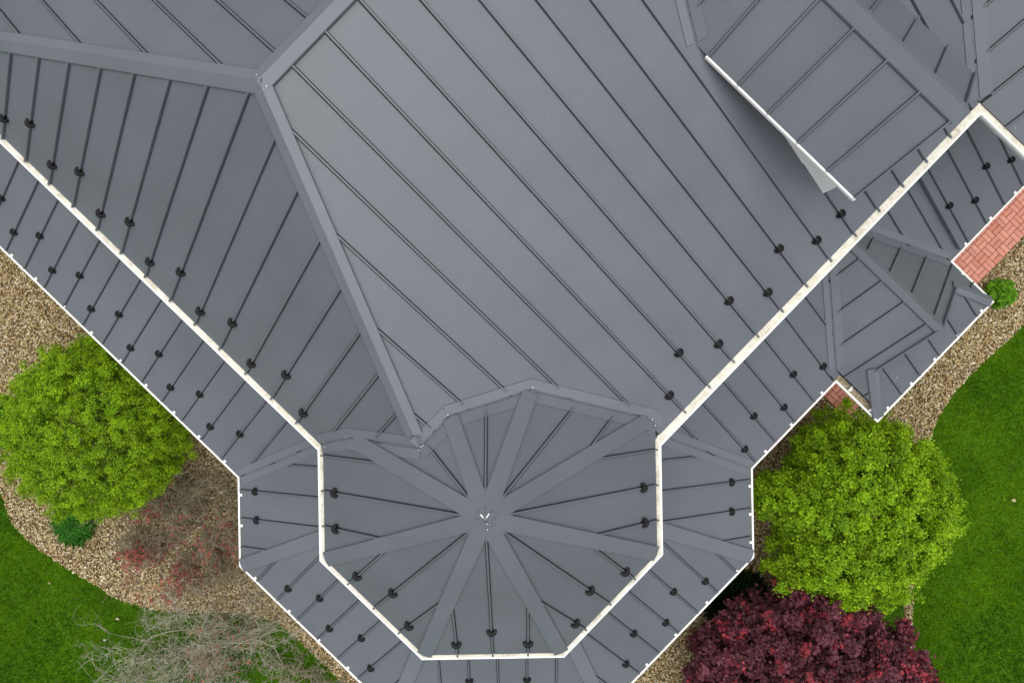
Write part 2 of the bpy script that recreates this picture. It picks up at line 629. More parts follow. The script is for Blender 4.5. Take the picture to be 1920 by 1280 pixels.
# ---- turret roof ------------------------------------------------------------------------------
tw_deck = MB()
tower_roof = link('roof', bpy.data.meshes.new('roof'), house, M_DECK)
tpeak = TC
polyT = []
for k in range(8):
    f, a, b = T[k], T[(k + 1) % 8], T[(k - 1) % 8]
    polyT.append(below(below(vrange(BIG, f, VG, 3), f, a), f, b))
for k in range(8):
    f = T[k]
    uc = f.e @ TC
    gd = {7: [(-.43, .27), (0, .465), (.43, .27)], 6: [(-.43, .29), (0, .49), (.43, .28)], 5: [(-.43, .28), (0, .49), (.43, .285)],
          0: [(-.42, .265), (0, .275)], 4: [(0, .262), (.43, .268)]}.get(k, [])
    roof_face(f, polyT[k], [uc - .43, uc, uc + .43], tower_roof, tw_deck, -0.008,
              lambda p: z_tower(p) > z_main(p) + 0.075 and np.linalg.norm(p - TC) > 0.2, [(uc + u, v) for u, v in gd],
              panel_ok=lambda p: z_tower(p) > z_main(p) - 0.05)
fin_deck(tower_roof, tw_deck)
def corner(f, g, vf=0.0):
    # plan corner of two eaves set back by vf
    M_ = np.array([f.n, g.n])
    return np.linalg.solve(M_, np.array([f.d - vf, g.d - vf]))
for k in range(8):
    f, g = T[k], T[(k + 1) % 8]
    c = corner(f, g, 0.098)
    d = (c - TC) / np.linalg.norm(c - TC)
    lo = 0.03
    L = np.linalg.norm(c - TC)
    x = 0.05
    while x < L and z_tower(TC + d * x) > z_main(TC + d * x) + 0.02:
        x += 0.01
    if x < 0.3:
        continue
    hip_cap(f, g, TC + d * lo, TC + d * min(x, L), tower_roof, 0.092, 0.042 + 0.004 * (k % 2))
mb = MB()
mb.prism([TC + 0.055 * np.array((math.cos(i * math.pi / 8), math.sin(i * math.pi / 8))) for i in range(16)],
         lambda p: z_tower(TC) + 0.022 - 0.45 * np.linalg.norm(np.array(p) - TC), lambda p: z_tower(TC) - 0.06)
mb.build('peak_cap', M_ROOF, tower_roof)
mb = MB()
for a in (0.95, 2.35):
    d = np.array((math.cos(a), math.sin(a)))
    q = np.array((-d[1], d[0]))
    poly = [TC + d * 0.025 - q * 0.005, TC + d * 0.068 - q * 0.007, TC + d * 0.068 + q * 0.007, TC + d * 0.025 + q * 0.005]
    mb.prism(poly, lambda p: z_tower(TC) + 0.060 - 0.45 * np.linalg.norm(np.array(p) - TC), lambda p: z_tower(TC) - 0.02)
mb.build('sealant_smear', M_WHITE, tower_roof)
smear(lambda q: z_tower(TC), TC + np.array((0, -0.05)), 0.03, 4, tower_roof, 0.02)
for k in range(8):
    for f, poly in ((SE, pSE), (SW, pSW)):
        r_ = valley(T[k], f, polyT[k], poly, tower_roof, h=0.0115 + 0.0016 * (k % 3), ext=0.035 if k != 3 else 0.012)
        if r_:
            for q in r_:
                smear(lambda x: max(z_tower(x), z_main(x)), q, 0.03, 2, tower_roof, 0.014)

# ---- dormer -----------------------------------------------------------------------------------
dm = MB()
def pent(t):
    zz = DS.z(P(3.855, t)) - 0.10
    zr = DS.z(P(4.532, t)) - 0.10
    pts = [(3.855, SE.z(P(3.855, t)) - 0.3), (5.209, SE.z(P(5.209, t)) - 0.3), (5.209, zz), (4.532, zr), (3.855, zz)]
    return [(*P(s, t), z) for s, z in pts]
dm.sweep([pent(1.448), pent(-0.9)])
dormer = dm.build('dormer', M_SIDING, house)
# lap siding: shallow boards on the side wall
for k in range(5):
    z0 = 5.28 + 0.2 * k
    mbb = MB()
    q0, q1 = P(3.853, 1.44), P(3.853, -0.6)
    o_ = A * -0.012
    v = [(*q0, z0 + 0.19), (*q1, z0 + 0.19), (*(q1 + o_), z0), (*(q0 + o_), z0), (*(q0 + A * 0.02), z0), (*(q1 + A * 0.02), z0)]
    mbb.add(v, [(0, 1, 2, 3), (3, 2, 5, 4)])
    mbb.build('siding_board', M_SIDING, dormer)
dd = MB()
TR = 1.567
pDS = above(below(vrange(BIG, DS, 0.022, 3), DS, DN), DS, SE)
pDN = above(below(vrange(BIG, DN, 0.0, 3), DN, DS), DN, SE)
pDS, pDN = clip(pDS, -B[0], -B[1], TR), clip(pDN, -B[0], -B[1], TR)
ts = [-2.33, -1.89, -1.46, -1.03, -0.597, -0.16, 0.274, 0.715, 1.15]
okd = lambda p: min(DS.z(p), DN.z(p)) > SE.z(p) + 0.09
roof_face(DS, pDS, ts + [TR - 0.012], dormer, dd, 0.0, okd, thick=0.03)
roof_face(DN, pDN, [-t for t in ts] + [-TR + 0.012], dormer, dd, 0.0, okd, thick=0.03)
o = dd.build('decking', M_ROOF, dormer)
hip_cap(DS, DN, P(4.532, TR + 0.01), P(4.532, -2.7), dormer, 0.115, 0.047, 'ridge_cap')
valley(DS, SE, pDS, pSE, dormer, 0.11)
valley(DN, SE, pDN, pSE, dormer, 0.11)
for s0, s1 in ((3.598, 3.622), (5.44, 5.462)):
    mb = MB()
    poly = [P(s0, -0.62), P(s1, -0.62), P(s1, TR + 0.01), P(s0, TR + 0.01)]
    mb.prism(poly if area(poly) > 0 else poly[::-1], lambda p: DZ + (0.012 if s0 < 4 else -0.012), lambda p: DZ - 0.035)
    mb.build('fascia', M_WHITE, dormer)
mb = MB()                                       # rake boards on the front
for f, s0 in ((DS, 3.70), (DN, 5.36)):
    a_, b_ = P(s0, TR - 0.03), P(4.532, TR - 0.03)
    c_ = B * 0.025
    v = [(*a_, f.z(a_) - 0.095), (*b_, f.z(b_) - 0.095), (*b_, f.z(b_) - 0.23), (*a_, f.z(a_) - 0.20)]
    v += [(x + c_[0], y + c_[1], z) for x, y, z in v]
    mb.add(v, [(0, 1, 2, 3), (7, 6, 5, 4), (0, 4, 5, 1), (1, 5, 6, 2), (2, 6, 7, 3), (3, 7, 4, 0)])
mb.build('rake_board', M_WHITE, dormer)

# ---- lower roofs ------------------------------------------------------------------------------
VL, IN = 0.055, 2.5
low_deck = MB()
low_roof = link('skirt_roof', bpy.data.meshes.new('skirt_roof'), house, M_DECK)
pSWL = above(vrange(BIG, SWL, VL, IN), SWL, TL[4])
pSEL = above(vrange(BIG, SEL, VL, IN), SEL, TL[0])
pSEL = clip(pSEL, -A[0], -A[1], 10.5)
pSWL = clip(pSWL, B[0], B[1], 11.0)
wSWL, wSEL = window(pSWL, 10, 7), window(pSEL, 10, 7)
us = [-8.33, -7.92, -7.52, -7.11, -6.70, -6.295, -5.867, -5.44, -5.026, -4.6, -4.172, -3.745, -3.306, -2.872, -2.445, -2.01, -1.58, -1.15, -0.72, -0.29, 0.14]
g = [(u, (.41 if i % 2 == 0 else .70) - 0.006 * i) for i, u in enumerate(us[4:16])] + [(-7.11, .70), (-7.52, .42)]
roof_face(SWL, wSWL, us, low_roof, low_deck, 0.0, lambda p: SWL.z(p) > TL[4].z(p) + 0.05, g)
us = [-0.41, 0.02, 0.44, 0.863, 1.303, 1.746, 2.187, 2.621, 3.062, 3.49, 3.92, 4.35, 4.78, 5.24, 5.668, 6.098, 6.504, 6.912, 7.325, 7.74, 8.16, 8.58]
g = [(1.303, .371), (1.746, .67), (2.187, .387), (2.621, .681), (3.062, .392), (6.098, .763), (6.504, .498), (6.912, .78), (7.325, .536), (7.74, .79)]
def ok_sel(p):
    s = np.dot(p, A)
    if 3.0 < s < 5.8 and z_porch(p) > SEL.z(p) - 0.10:
        return False
    return SEL.z(p) > TL[0].z(p) + 0.05
roof_face(SEL, wSEL, us, low_roof, low_deck, 0.0, ok_sel, g)
polyL = {}
for k in (4, 5, 6, 7, 0):
    f = TL[k]
    q = vrange(BIG, f, VL, 2.45)
    q = below(q, f, TL[(k + 1) % 8]) if k not in (0,) else above(q, f, SEL)
    q = below(q, f, TL[(k - 1) % 8]) if k not in (4,) else above(q, f, SWL)
    if k == 0:
        q = below(vrange(BIG, f, VL, 2.45), f, TL[7])
        q = above(q, f, SEL)
    polyL[k] = q
for k in (4, 5, 6, 7, 0):
    f = TL[k]
    uc = f.e @ TC
    off = [-1.32, -.885, -.44, 0, .44, .885, 1.32]
    if k in (5, 6, 7):
        gd = [(-.885, .375), (-.44, .67), (0, .375), (.44, .675), (.885, .38)]
    elif k == 0:
        gd = [(-.44, .397), (-.89, .406)]
    else:
        gd = [(.46, .333), (.9, .353)]
    if k == 0:
        off = [-1.34, -.9, -.45, 0, .45]
    if k == 4:
        off = [-.45, .02, .47, .91, 1.36]
        gd = [(.47, .333), (.91, .353)]
    if k == 0:
        gd = [(-.45, .397), (-.9, .406)]
    okl = None
    if k == 0:
        okl = lambda p: TL[0].z(p) > SEL.z(p) + 0.05
    if k == 4:
        okl = lambda p: TL[4].z(p) > SWL.z(p) + 0.05
    roof_face(f, polyL[k], [uc + x for x in off], low_roof, low_deck, 0.0, okl, [(uc + u, v) for u, v in gd])
fin_deck(low_roof, low_deck)
for k, (i, j) in enumerate(((4, 5), (5, 6), (6, 7), (7, 0))):
    c = corner(TL[i], TL[j], 0.055)
    d = (TC - c) / np.linalg.norm(TC - c)
    hip_cap(TL[i], TL[j], c, c + d * 2.6, low_roof, 0.11, 0.042 + 0.003 * (k % 2))
valley(TL[4], SWL, polyL[4], pSWL, low_roof)
valley(TL[0], SEL, polyL[0], pSEL, low_roof)

# ---- porch gable ------------------------------------------------------------------------------
pd = MB()
porch_roof = link('porch_roof', bpy.data.meshes.new('porch_roof'), house, M_DECK)
TG, SK0, SK1 = 4.25, 3.5256, 5.2744
def porch_side(f, eave_s, skirt_s, v0):
    q = above(below(vrange(BIG, f, v0, 3), f, PN if f is PS else PS), f, SEL)
    up = clip(clip(q, -B[0], -B[1], TG + 0.05), *( (A[0], A[1], -skirt_s) if f is PS else (-A[0], -A[1], skirt_s)))
    dn = below(clip(q, *((-A[0], -A[1], skirt_s) if f is PS else (A[0], A[1], -skirt_s))), f, PF)
    return up, dn
tsP = [2.33, 2.768, 3.221, 3.661, 4.113, 4.547, 4.98]
okp = lambda p: z_porch(p) > SEL.z(p) + 0.085
pall = {}
for f, sk, v0 in ((PS, SK0, 0.125), (PN, SK1, 0.055)):
    up, dn = porch_side(f, 0, sk, v0)
    sg = 1 if f is PS else -1
    pall[f] = above(below(vrange(BIG, f, v0, 3), f, PN if f is PS else PS), f, SEL)
    roof_face(f, up, [sg * t for t in tsP[:5]], porch_roof, pd, 0.0, okp)
    seam(f, sg * (TG + 0.04), 0.445, 1.30, porch_roof, 0.05, 0.016)
    lo = [t for t in tsP]
    roof_face(f, dn, [sg * t for t in lo], porch_roof, pd, 0.0, okp)
q = below(below(vrange(BIG, PF, 0.055, PF.d - TG), PF, PS), PF, PN)
roof_face(PF, q, [3.656, 4.068, 4.502, 4.927, 5.353], porch_roof, pd, 0.0)
fin_deck(porch_roof, pd)
hip_cap(PS, PN, P(4.40, TG + 0.06), P(4.40, 1.7), porch_roof, 0.085, 0.044, 'ridge_cap')
for f in (PS, PN):
    c = corner(f, PF, 0.06)
    e_ = P(SK0 if f is PS else SK1, TG)
    hip_cap(f, PF, c, e_, porch_roof, 0.085, 0.041)
    valley(f, SEL, pall[f], pSEL, porch_roof, 0.115)
mb = MB()                                       # the small gable wall above the skirt
tri_ = [(*P(SK0, TG - 0.01), PS.z(P(SK0, TG)) - 0.05), (*P(SK1, TG - 0.01), PN.z(P(SK1, TG)) - 0.05), (*P(4.40, TG - 0.01), PS.z(P(4.40, TG)) - 0.09)]
mb.sweep([tri_, [(x - B[0] * 0.05, y - B[1] * 0.05, z) for x, y, z in tri_]])
mb.build('gable_wall', M_SIDING, porch_roof)
smear(PF.z, P(3.75, 4.60), 0.12, 4, porch_roof, 0.0)
fin_deck(roof, roof_deck)

# ---- gutters ----------------------------------------------------------------------------------
def isect(f, g, of, og):
    return np.linalg.solve(np.array([f.n, g.n]), np.array([f.d + of, g.d + og]))
def path_pts(faces, o, start, end):
    """polyline along the eaves of consecutive faces, moved outward by o"""
    pts = []
    f0, fn = faces[0], faces[-1]
    pts.append(f0.n * (f0.d + o) + f0.e * start)
    for f, g in zip(faces, faces[1:]):
        pts.append(isect(f, g, o, o))
    pts.append(fn.n * (fn.d + o) + fn.e * end)
    return pts
def gutter_mesh(faces, prof, start, end):
    rails = [path_pts(faces, o, start, end) for o, z in prof]
    rings = []
    for k in range(len(rails[0])):
        rings.append([(rails[i][k][0], rails[i][k][1], prof[i][1]) for i in range(len(prof))])
    mb = MB()
    mb.sweep(rings)
    return mb
up_faces = [SW, T[4], T[5], T[6], T[7], T[0], SE, WG]
UP_START, UP_END = -8.35, 3.25
prof_u = [(0.0, ZU + 0.004), (0.004, ZU - 0.03), (-0.02, ZU - 0.07), (-0.035, ZU - 0.125), (-0.125, ZU - 0.125), (-0.125, ZU - 0.04), (-0.12, ZU - 0.04), (-0.118, ZU - 0.115), (-0.05, ZU - 0.115), (-0.030, ZU - 0.02), (-0.030, ZU + 0.004)]
gut = gutter_mesh(up_faces, prof_u, UP_START, UP_END).build('gutter', M_WHITE, house)
prof_g = [(-0.024, ZU + 0.007), (-0.027, ZU - 0.001), (-0.118, ZU + 0.002), (-0.118, ZU + 0.011)]
for fs, st, en in (([SW, T[4], T[5], T[6], T[7], T[0], SE, WG], UP_START, -1.0),):
    pass
# leaf guard: one length per eave
pl = [path_pts(up_faces, o, UP_START, UP_END) for o, z in prof_g]
nseg = len(pl[0]) - 1
for k in range(nseg):
    L = np.linalg.norm(pl[0][k + 1] - pl[0][k])
    nn = max(1, int(round(L / 0.9)))
    for j in range(nn):
        r0, r1 = j / nn, (j + 1) / nn
        cut = 0.0015 / L
        a0, a1 = (r0 + cut if j else 0.0), (r1 - cut if j < nn - 1 else 1.0)
        rings = []
        for a_ in (a0, a1):
            rings.append([(*(pl[i][k] * (1 - a_) + pl[i][k + 1] * a_), prof_g[i][1] + (0.0008 if j % 2 else 0)) for i in range(4)])
        mb = MB()
        mb.sweep(rings)
        mb.build('leaf_guard', M_GUARD, gut)
low_faces = [SWL, TL[4], TL[5], TL[6], TL[7], TL[0], SEL, PS, PF, PN, SEL]
prof_l = [(0.0, ZL + 0.004), (0.004, ZL - 0.03), (-0.02, ZL - 0.075), (-0.03, ZL - 0.13), (-0.15, ZL - 0.13), (-0.15, ZL - 0.035), (-0.145, ZL - 0.035), (-0.143, ZL - 0.118), (-0.05, ZL - 0.118), (-0.028, ZL - 0.02), (-0.028, ZL + 0.004)]
lg = gutter_mesh(low_faces, prof_l, -9.8, 10.4).build('gutter', M_WHITE, house)
prof_d = [(-0.042, ZL - 0.042), (-0.05, ZL - 0.112), (-0.141, ZL - 0.112), (-0.141, ZL - 0.036)]
gutter_mesh(low_faces, prof_d, -9.79, 10.39).build('leaf_litter', M_DIRT, lg)
# hangers
hm = bpy.data.meshes.new('gutter_hanger')
hb = MB()
def bx(x0, x1, y0, y1, z0, z1):
    v = [(x0, y0, z0), (x1, y0, z0), (x1, y1, z0), (x0, y1, z0), (x0, y0, z1), (x1, y0, z1), (x1, y1, z1), (x0, y1, z1)]
    hb.add(v, [(3, 2, 1, 0), (4, 5, 6, 7), (0, 1, 5, 4), (1, 2, 6, 5), (2, 3, 7, 6), (3, 0, 4, 7)])
bx(-0.014, 0.014, -0.150, -0.032, -0.002, 0.004)
bx(-0.020, 0.020, -0.082, -0.046, 0.004, 0.036)
hm.from_pydata(hb.v, [], hb.f)
hm.materials.append(M_WHITE)
lp = path_pts(low_faces, 0.0, -9.8, 10.4)
H_SP = {0: 0.55, 6: 0.56}
for k, f in enumerate(low_faces):
    p0, p1 = lp[k], lp[k + 1]
    L = np.linalg.norm(p1 - p0)
    if k in (1, 5):
        xs = [0.26, 0.74, 1.29] if k == 1 else [L - 0.26, L - 0.70, L - 1.14]
    elif k in (7, 8, 9):
        nh = 2 if k != 8 else 5
        xs = [L * (i + 0.5) / nh for i in range(nh)]
    else:
        nh = int(L / 0.57)
        xs = [L * (i + 0.5) / nh + random.uniform(-0.05, 0.05) for i in range(nh)]
    d = (p1 - p0) / L
    for x in xs:
        p = p0 + d * x
        if abs(p[0]) > 9.5 or abs(p[1]) > 7.5:
            continue
        o = link('gutter_hanger', hm, lg)
        X = Vector((f.e[0], f.e[1], 0))
        Y = Vector((f.n[0], f.n[1], 0))
        Rm = Matrix((X, Y, Vector((0, 0, 1)))).transposed()
        if Rm.determinant() < 0:
            Rm = Matrix((-X, Y, Vector((0, 0, 1)))).transposed()
        o.matrix_local = Matrix.Translation((p[0], p[1], ZL + (0.012 if k in (7,) else 0.012))) @ Rm.to_4x4()

# downspout lying on the lower roof by the porch
mb = MB()
S0 = 5.915
pts = [(2.12, 4.89), (2.12, 3.62), (2.20, SEL.z(P(S0, 2.20)) + 0.075), (4.02, SEL.z(P(S0, 4.02)) + 0.06)]
rings = []
for i, (t, z) in enumerate(pts):
    dirs = []
    if i > 0:
        dirs.append(np.array((t - pts[i - 1][0], z - pts[i - 1][1])))
    if i < len(pts) - 1:
        dirs.append(np.array((pts[i + 1][0] - t, pts[i + 1][1] - z)))
    dv = sum(q / np.linalg.norm(q) for q in dirs)
    dv /= np.linalg.norm(dv)
    nrm = np.array((-dv[1], dv[0]))
    r_ = []
    for ss, k in ((-0.045, -0.032), (0.045, -0.032), (0.045, 0.032), (-0.045, 0.032)):
        q = P(S0 + ss, t + nrm[0] * k)
        r_.append((q[0], q[1], z + nrm[1] * k))
    rings.append(r_)
mb.sweep(rings)
mb.build('downspout', M_ROOF, house)

# ---- walls and soffits -------------------------------------------------------------------------
def walls(faces, inset, z0, z1, start, end, name):
    a = path_pts(faces, -inset, start, end)
    b = path_pts(faces, -inset - 0.15, start, end)
    mb = MB()
    rings = [[(*a[k], z0), (*a[k], z1), (*b[k], z1), (*b[k], z0)] for k in range(len(a))]
    mb.sweep(rings)
    return mb.build(name, M_SIDING, house)
def soffit(faces, o0, o1, z, start, end):
    a, b = path_pts(faces, o0, start, end), path_pts(faces, o1, start, end)
    rings = [[(*a[k], z), (*a[k], z + 0.02), (*b[k], z + 0.02), (*b[k], z)] for k in range(len(a))]
    mb = MB()
    mb.sweep(rings)
    mb.build('soffit', M_WHITE, house)
walls(up_faces[:7], 0.42, 2.6, 4.93, -8.0, 11.5, 'wall')
soffit(up_faces[:7], -0.127, -0.45, 4.86, -8.3, 6.0)
mb = MB()
poly = [P(6.16, 1.75), P(11.8, 1.75), P(11.8, 3.2), P(6.16, 3.2)]
mb.prism(poly if area(poly) > 0 else poly[::-1], lambda p: 4.88, lambda p: 4.86)
mb.build('soffit', M_WHITE, house)
low_wall = [SWL, TL[4], TL[5], TL[6], TL[7], TL[0], SEL]
walls(low_wall, 0.62, -0.05, 2.50, -9.6, 10.2, 'wall')
soffit(low_wall, -0.152, -0.66, 2.43, -9.7, 10.3)
mb = MB()                                       # porch posts
for s, t in ((3.75, 4.6), (5.1, 4.6)):
    c = P(s, t)
    poly = [c + A * x + B * y for x, y in ((-.06, -.06), (-.06, .06), (.06, .06), (.06, -.06))]
    m2 = MB()
    m2.prism(poly if area(poly) > 0 else poly[::-1], lambda p: 2.44, lambda p: 0.0)
    m2.build('porch_post', M_WHITE, house)
mb = MB()
poly = [P(3.23, 3.6), P(5.57, 3.6), P(5.57, 4.87), P(3.23, 4.87)]
mb.prism(poly if area(poly) > 0 else poly[::-1], lambda p: 2.455, lambda p: 2.435)
mb.build('soffit', M_WHITE, house)

# ------------------------------------------------------------------ ground
GPX = CAM_H / 1340.0
def G(px, py):
    return ((px - 960) * GPX, -(py - 640) * GPX)
def structure(o):
    o['kind'] = 'structure'
    return o
def inside(poly, pts):
    x, y = pts[:, 0], pts[:, 1]
    r = np.zeros(len(pts), bool)
    n = len(poly)
    for i in range(n):
        x0, y0 = poly[i]
        x1, y1 = poly[(i + 1) % n]
        c = (y0 > y) != (y1 > y)
        with np.errstate(divide='ignore', invalid='ignore'):
            xx = (x1 - x0) * (y - y0) / (y1 - y0 + 1e-12) + x0
        r ^= c & (x < xx)
    return r
def smooth_line(pts, k=6):
    """Catmull-Rom through the points"""
    out = []
    P_ = [np.array(p, float) for p in pts]
    for i in range(len(P_) - 1):
        a, b, c, d = P_[max(i - 1, 0)], P_[i], P_[i + 1], P_[min(i + 2, len(P_) - 1)]
        for j in range(k):
            t = j / k
            out.append(tuple(0.5 * (2 * b + (c - a) * t + (2 * a - 5 * b + 4 * c - d) * t * t + (3 * b - a - 3 * c + d) * t ** 3)))
    out.append(tuple(P_[-1]))
    return out
left_edge = smooth_line([G(*q) for q in ((-420, 420), (-160, 700), (-25, 850), (6, 930), (22, 975), (52, 1010), (92, 1042), (140, 1072), (187, 1100), (235, 1128), (330, 1146), (440, 1150), (520, 1168), (580, 1218), (645, 1282), (725, 1362))])
bed_left = left_edge + [G(860, 1180), G(760, 760), G(300, 300), G(0, 60)]
right_edge = smooth_line([G(*q) for q in ((2250, 60), (2060, 420), (1925, 600), (1850, 672), (1806, 716), (1766, 768), (1742, 830), (1734, 920), (1722, 1010), (1712, 1100), (1709, 1190), (1706, 1270), (1680, 1400), (1560, 1520))])
bed_right = right_edge + [G(1150, 1480), G(1080, 1300), G(1250, 980), G(1500, 640), G(1800, 300), G(2000, 100)]
green_patch = [G(1600, 1080), G(1690, 1100), G(1697, 1180), G(1694, 1300), G(1560, 1340), G(1500, 1200)]

def sheet(name, poly, z, m):
    v = [(p[0], p[1], z) for p in poly]
    idx = list(range(len(poly)))
    if area(poly) < 0:
        idx = idx[::-1]
    return structure(mesh_obj(name, v, [tuple(idx)], m))
lawn = sheet('lawn', [(-300, -300), (300, -300), (300, 300), (-300, 300)], 0.0, M_LAWN)
sheet('flower_bed', bed_left, 0.006, M_SOIL)
sheet('flower_bed', bed_right, 0.006, M_SOIL)
sheet('ground_cover', green_patch, 0.011, M_LAWN)

house_plan = [tuple(q) for q in path_pts(low_wall, -0.7, -9.6, 10.2)] + [(12, 12), (-14, 12)]

def set_tint(me, cols):
    at = me.color_attributes.new('tint', 'FLOAT_COLOR', 'POINT')
    c = np.ones((len(me.vertices), 4), np.float32)
    c[:, :3] = cols
    at.data.foreach_set('color', c.ravel())

def np_mesh(name, v, faces, cols, m, parent=None, smooth=False):
    """v (N,3), faces (M,k) all the same size, cols (N,3)"""
    me = bpy.data.meshes.new(name)
    k = faces.shape[1]
    me.vertices.add(len(v))
    me.vertices.foreach_set('co', np.asarray(v, np.float32).ravel())
    me.loops.add(faces.size)
    me.loops.foreach_set('vertex_index', np.asarray(faces, np.int32).ravel())
    me.polygons.add(len(faces))
    me.polygons.foreach_set('loop_start', np.arange(0, faces.size, k, dtype=np.int32))
    me.polygons.foreach_set('loop_total', np.full(len(faces), k, np.int32))
    if smooth:
        me.polygons.foreach_set('use_smooth', np.ones(len(faces), bool))
    me.update(calc_edges=True)
    set_tint(me, cols)
    return link(name, me, parent, m)

def vnoise(p, scale, seed):
    """smooth random field on the plan, roughly -1..1"""
    r = np.random.default_rng(seed)
    out = np.zeros(len(p))
    for _ in range(10):
        k = r.normal(0, 1, 2) * scale
        out += np.sin(p @ k + r.uniform(0, 6.28))
    return out / 3.2

# gravel
def gravel(name, bed, n, excl, label):
    xs = np.array(bed)
    lo, hi = np.maximum(xs.min(0), (-10.5, -7.4)), np.minimum(xs.max(0), (10.5, 4.4))
    p = rng.uniform(lo, hi, (n, 2))
    ok = inside(bed, p) & ~inside(house_plan, p)
    for e in excl:
        ok &= ~inside(e, p)
    p = p[ok]
    m = len(p)
    t = (1 + 5 ** 0.5) / 2
    ico = np.array([(-1, t, 0), (1, t, 0), (-1, -t, 0), (1, -t, 0), (0, -1, t), (0, 1, t), (0, -1, -t), (0, 1, -t), (t, 0, -1), (t, 0, 1), (-t, 0, -1), (-t, 0, 1)]) / math.sqrt(1 + t * t)
    fi = np.array([(0, 11, 5), (0, 5, 1), (0, 1, 7), (0, 7, 10), (0, 10, 11), (1, 5, 9), (5, 11, 4), (11, 10, 2), (10, 7, 6), (7, 1, 8), (3, 9, 4), (3, 4, 2), (3, 2, 6), (3, 6, 8), (3, 8, 9), (4, 9, 5), (2, 4, 11), (6, 2, 10), (8, 6, 7), (9, 8, 1)])
    size = rng.gamma(9, 0.00125, m) + 0.006
    sx, sy, sz = size * rng.uniform(0.9, 1.5, m), size * rng.uniform(0.7, 1.0, m), size * rng.uniform(0.5, 0.8, m)
    a = rng.uniform(0, 6.28, m)
    base = ico[None] * np.stack([sx, sy, sz], 1)[:, None] * rng.uniform(0.82, 1.15, (m, 12, 1))
    x = base[..., 0] * np.cos(a)[:, None] - base[..., 1] * np.sin(a)[:, None]
    y = base[..., 0] * np.sin(a)[:, None] + base[..., 1] * np.cos(a)[:, None]
    tilt = rng.normal(0, 0.35, (m, 2))
    z = base[..., 2] + x * tilt[:, :1] + y * tilt[:, 1:]
    v = np.stack([x + p[:, :1], y + p[:, 1:], z + (0.012 + rng.uniform(0, 0.026, m))[:, None]], -1).reshape(-1, 3)
    f = (fi[None] + 12 * np.arange(m)[:, None, None]).reshape(-1, 3)
    pal = np.array([(0.50, 0.40, 0.22), (0.37, 0.27, 0.125), (0.27, 0.19, 0.08), (0.66, 0.58, 0.42), (0.18, 0.125, 0.055), (0.44, 0.40, 0.30), (0.33, 0.215, 0.085)])
    c = pal[rng.choice(7, m, p=[0.27, 0.25, 0.15, 0.13, 0.07, 0.07, 0.06])] * rng.uniform(0.8, 1.15, (m, 1))
    o = np_mesh(name, v, f, np.repeat(c, 12, 0), M_STONE, None, True)
    o['kind'] = 'stuff'
    o['label'] = label
    o['category'] = 'gravel'
    return o
path_poly = [tuple(P(3.40, 3.4)), tuple(P(10.5, 3.4)), tuple(P(10.5, 5.68)), tuple(P(3.40, 5.68))]
gravel('gravel', bed_left, 200000, [], 'tan river gravel bed between the house and the left lawn')
gravel('gravel', bed_right, 200000, [path_poly, green_patch], 'tan river gravel bed between the house and the right lawn')

# brick path
path = sheet('brick_path', path_poly, 0.012, M_SAND)
BW, BL, ZB = 0.098, 0.196, 0.05
def brick_me(lx, ly):
    mb_ = MB()
    g_, c_ = 0.0045, 0.005
    x, y = lx / 2 - g_, ly / 2 - g_
    v = [(-x, -y, 0), (x, -y, 0), (x, y, 0), (-x, y, 0), (-x, -y, ZB - c_), (x, -y, ZB - c_), (x, y, ZB - c_), (-x, y, ZB - c_),
         (-x + c_, -y + c_, ZB), (x - c_, -y + c_, ZB), (x - c_, y - c_, ZB), (-x + c_, y - c_, ZB)]
    mb_.add(v, [(3, 2, 1, 0), (0, 1, 5, 4), (1, 2, 6, 5), (2, 3, 7, 6), (3, 0, 4, 7), (4, 5, 9, 8), (5, 6, 10, 9), (6, 7, 11, 10), (7, 4, 8, 11), (8, 9, 10, 11)])
    me = bpy.data.meshes.new('brick')
    me.from_pydata(mb_.v, [], mb_.f)
    me.materials.append(M_BRICK)
    return me
B1 = brick_me(BL, BW)
ang = math.atan2(A[1], A[0])
rest = MB()
cnt = 0
cell = BL
ns, nt = int(6.8 / cell), int(2.2 / cell)
bricks = []
for i in range(ns):
    for j in range(nt):
        s0, t0 = 3.41 + i * cell, 5.67 - (j + 1) * cell
        for k in (0, 1):
            if (i + j) % 2:
                bricks.append((s0 + cell / 2, t0 + BW * (k + 0.5), 0))
            else:
                bricks.append((s0 + BW * (k + 0.5), t0 + cell / 2, 1))
for s, t, o90 in bricks:
    c = P(s, t)
    single = t > 4.55 and (s < 4.45 or 6.65 < s < 9.0) and cnt < 298
    rz = ang + (math.pi / 2 if o90 else 0) + random.gauss(0, 0.012)
    dz = 0.013 + random.uniform(-0.003, 0.003)
    if single:
        o = link('brick', B1, path)
        o.location = (c[0], c[1], dz)
        o.rotation_euler = (random.gauss(0, 0.008), random.gauss(0, 0.008), rz)
        cnt += 1
    else:
        M_ = Matrix.Translation((c[0], c[1], dz)) @ Matrix.Rotation(rz, 4, 'Z')
        rest.add([M_ @ v.co for v in B1.vertices], [tuple(q.vertices) for q in B1.polygons])
o = rest.build('brick', M_BRICK, path)
o['kind'] = 'stuff'

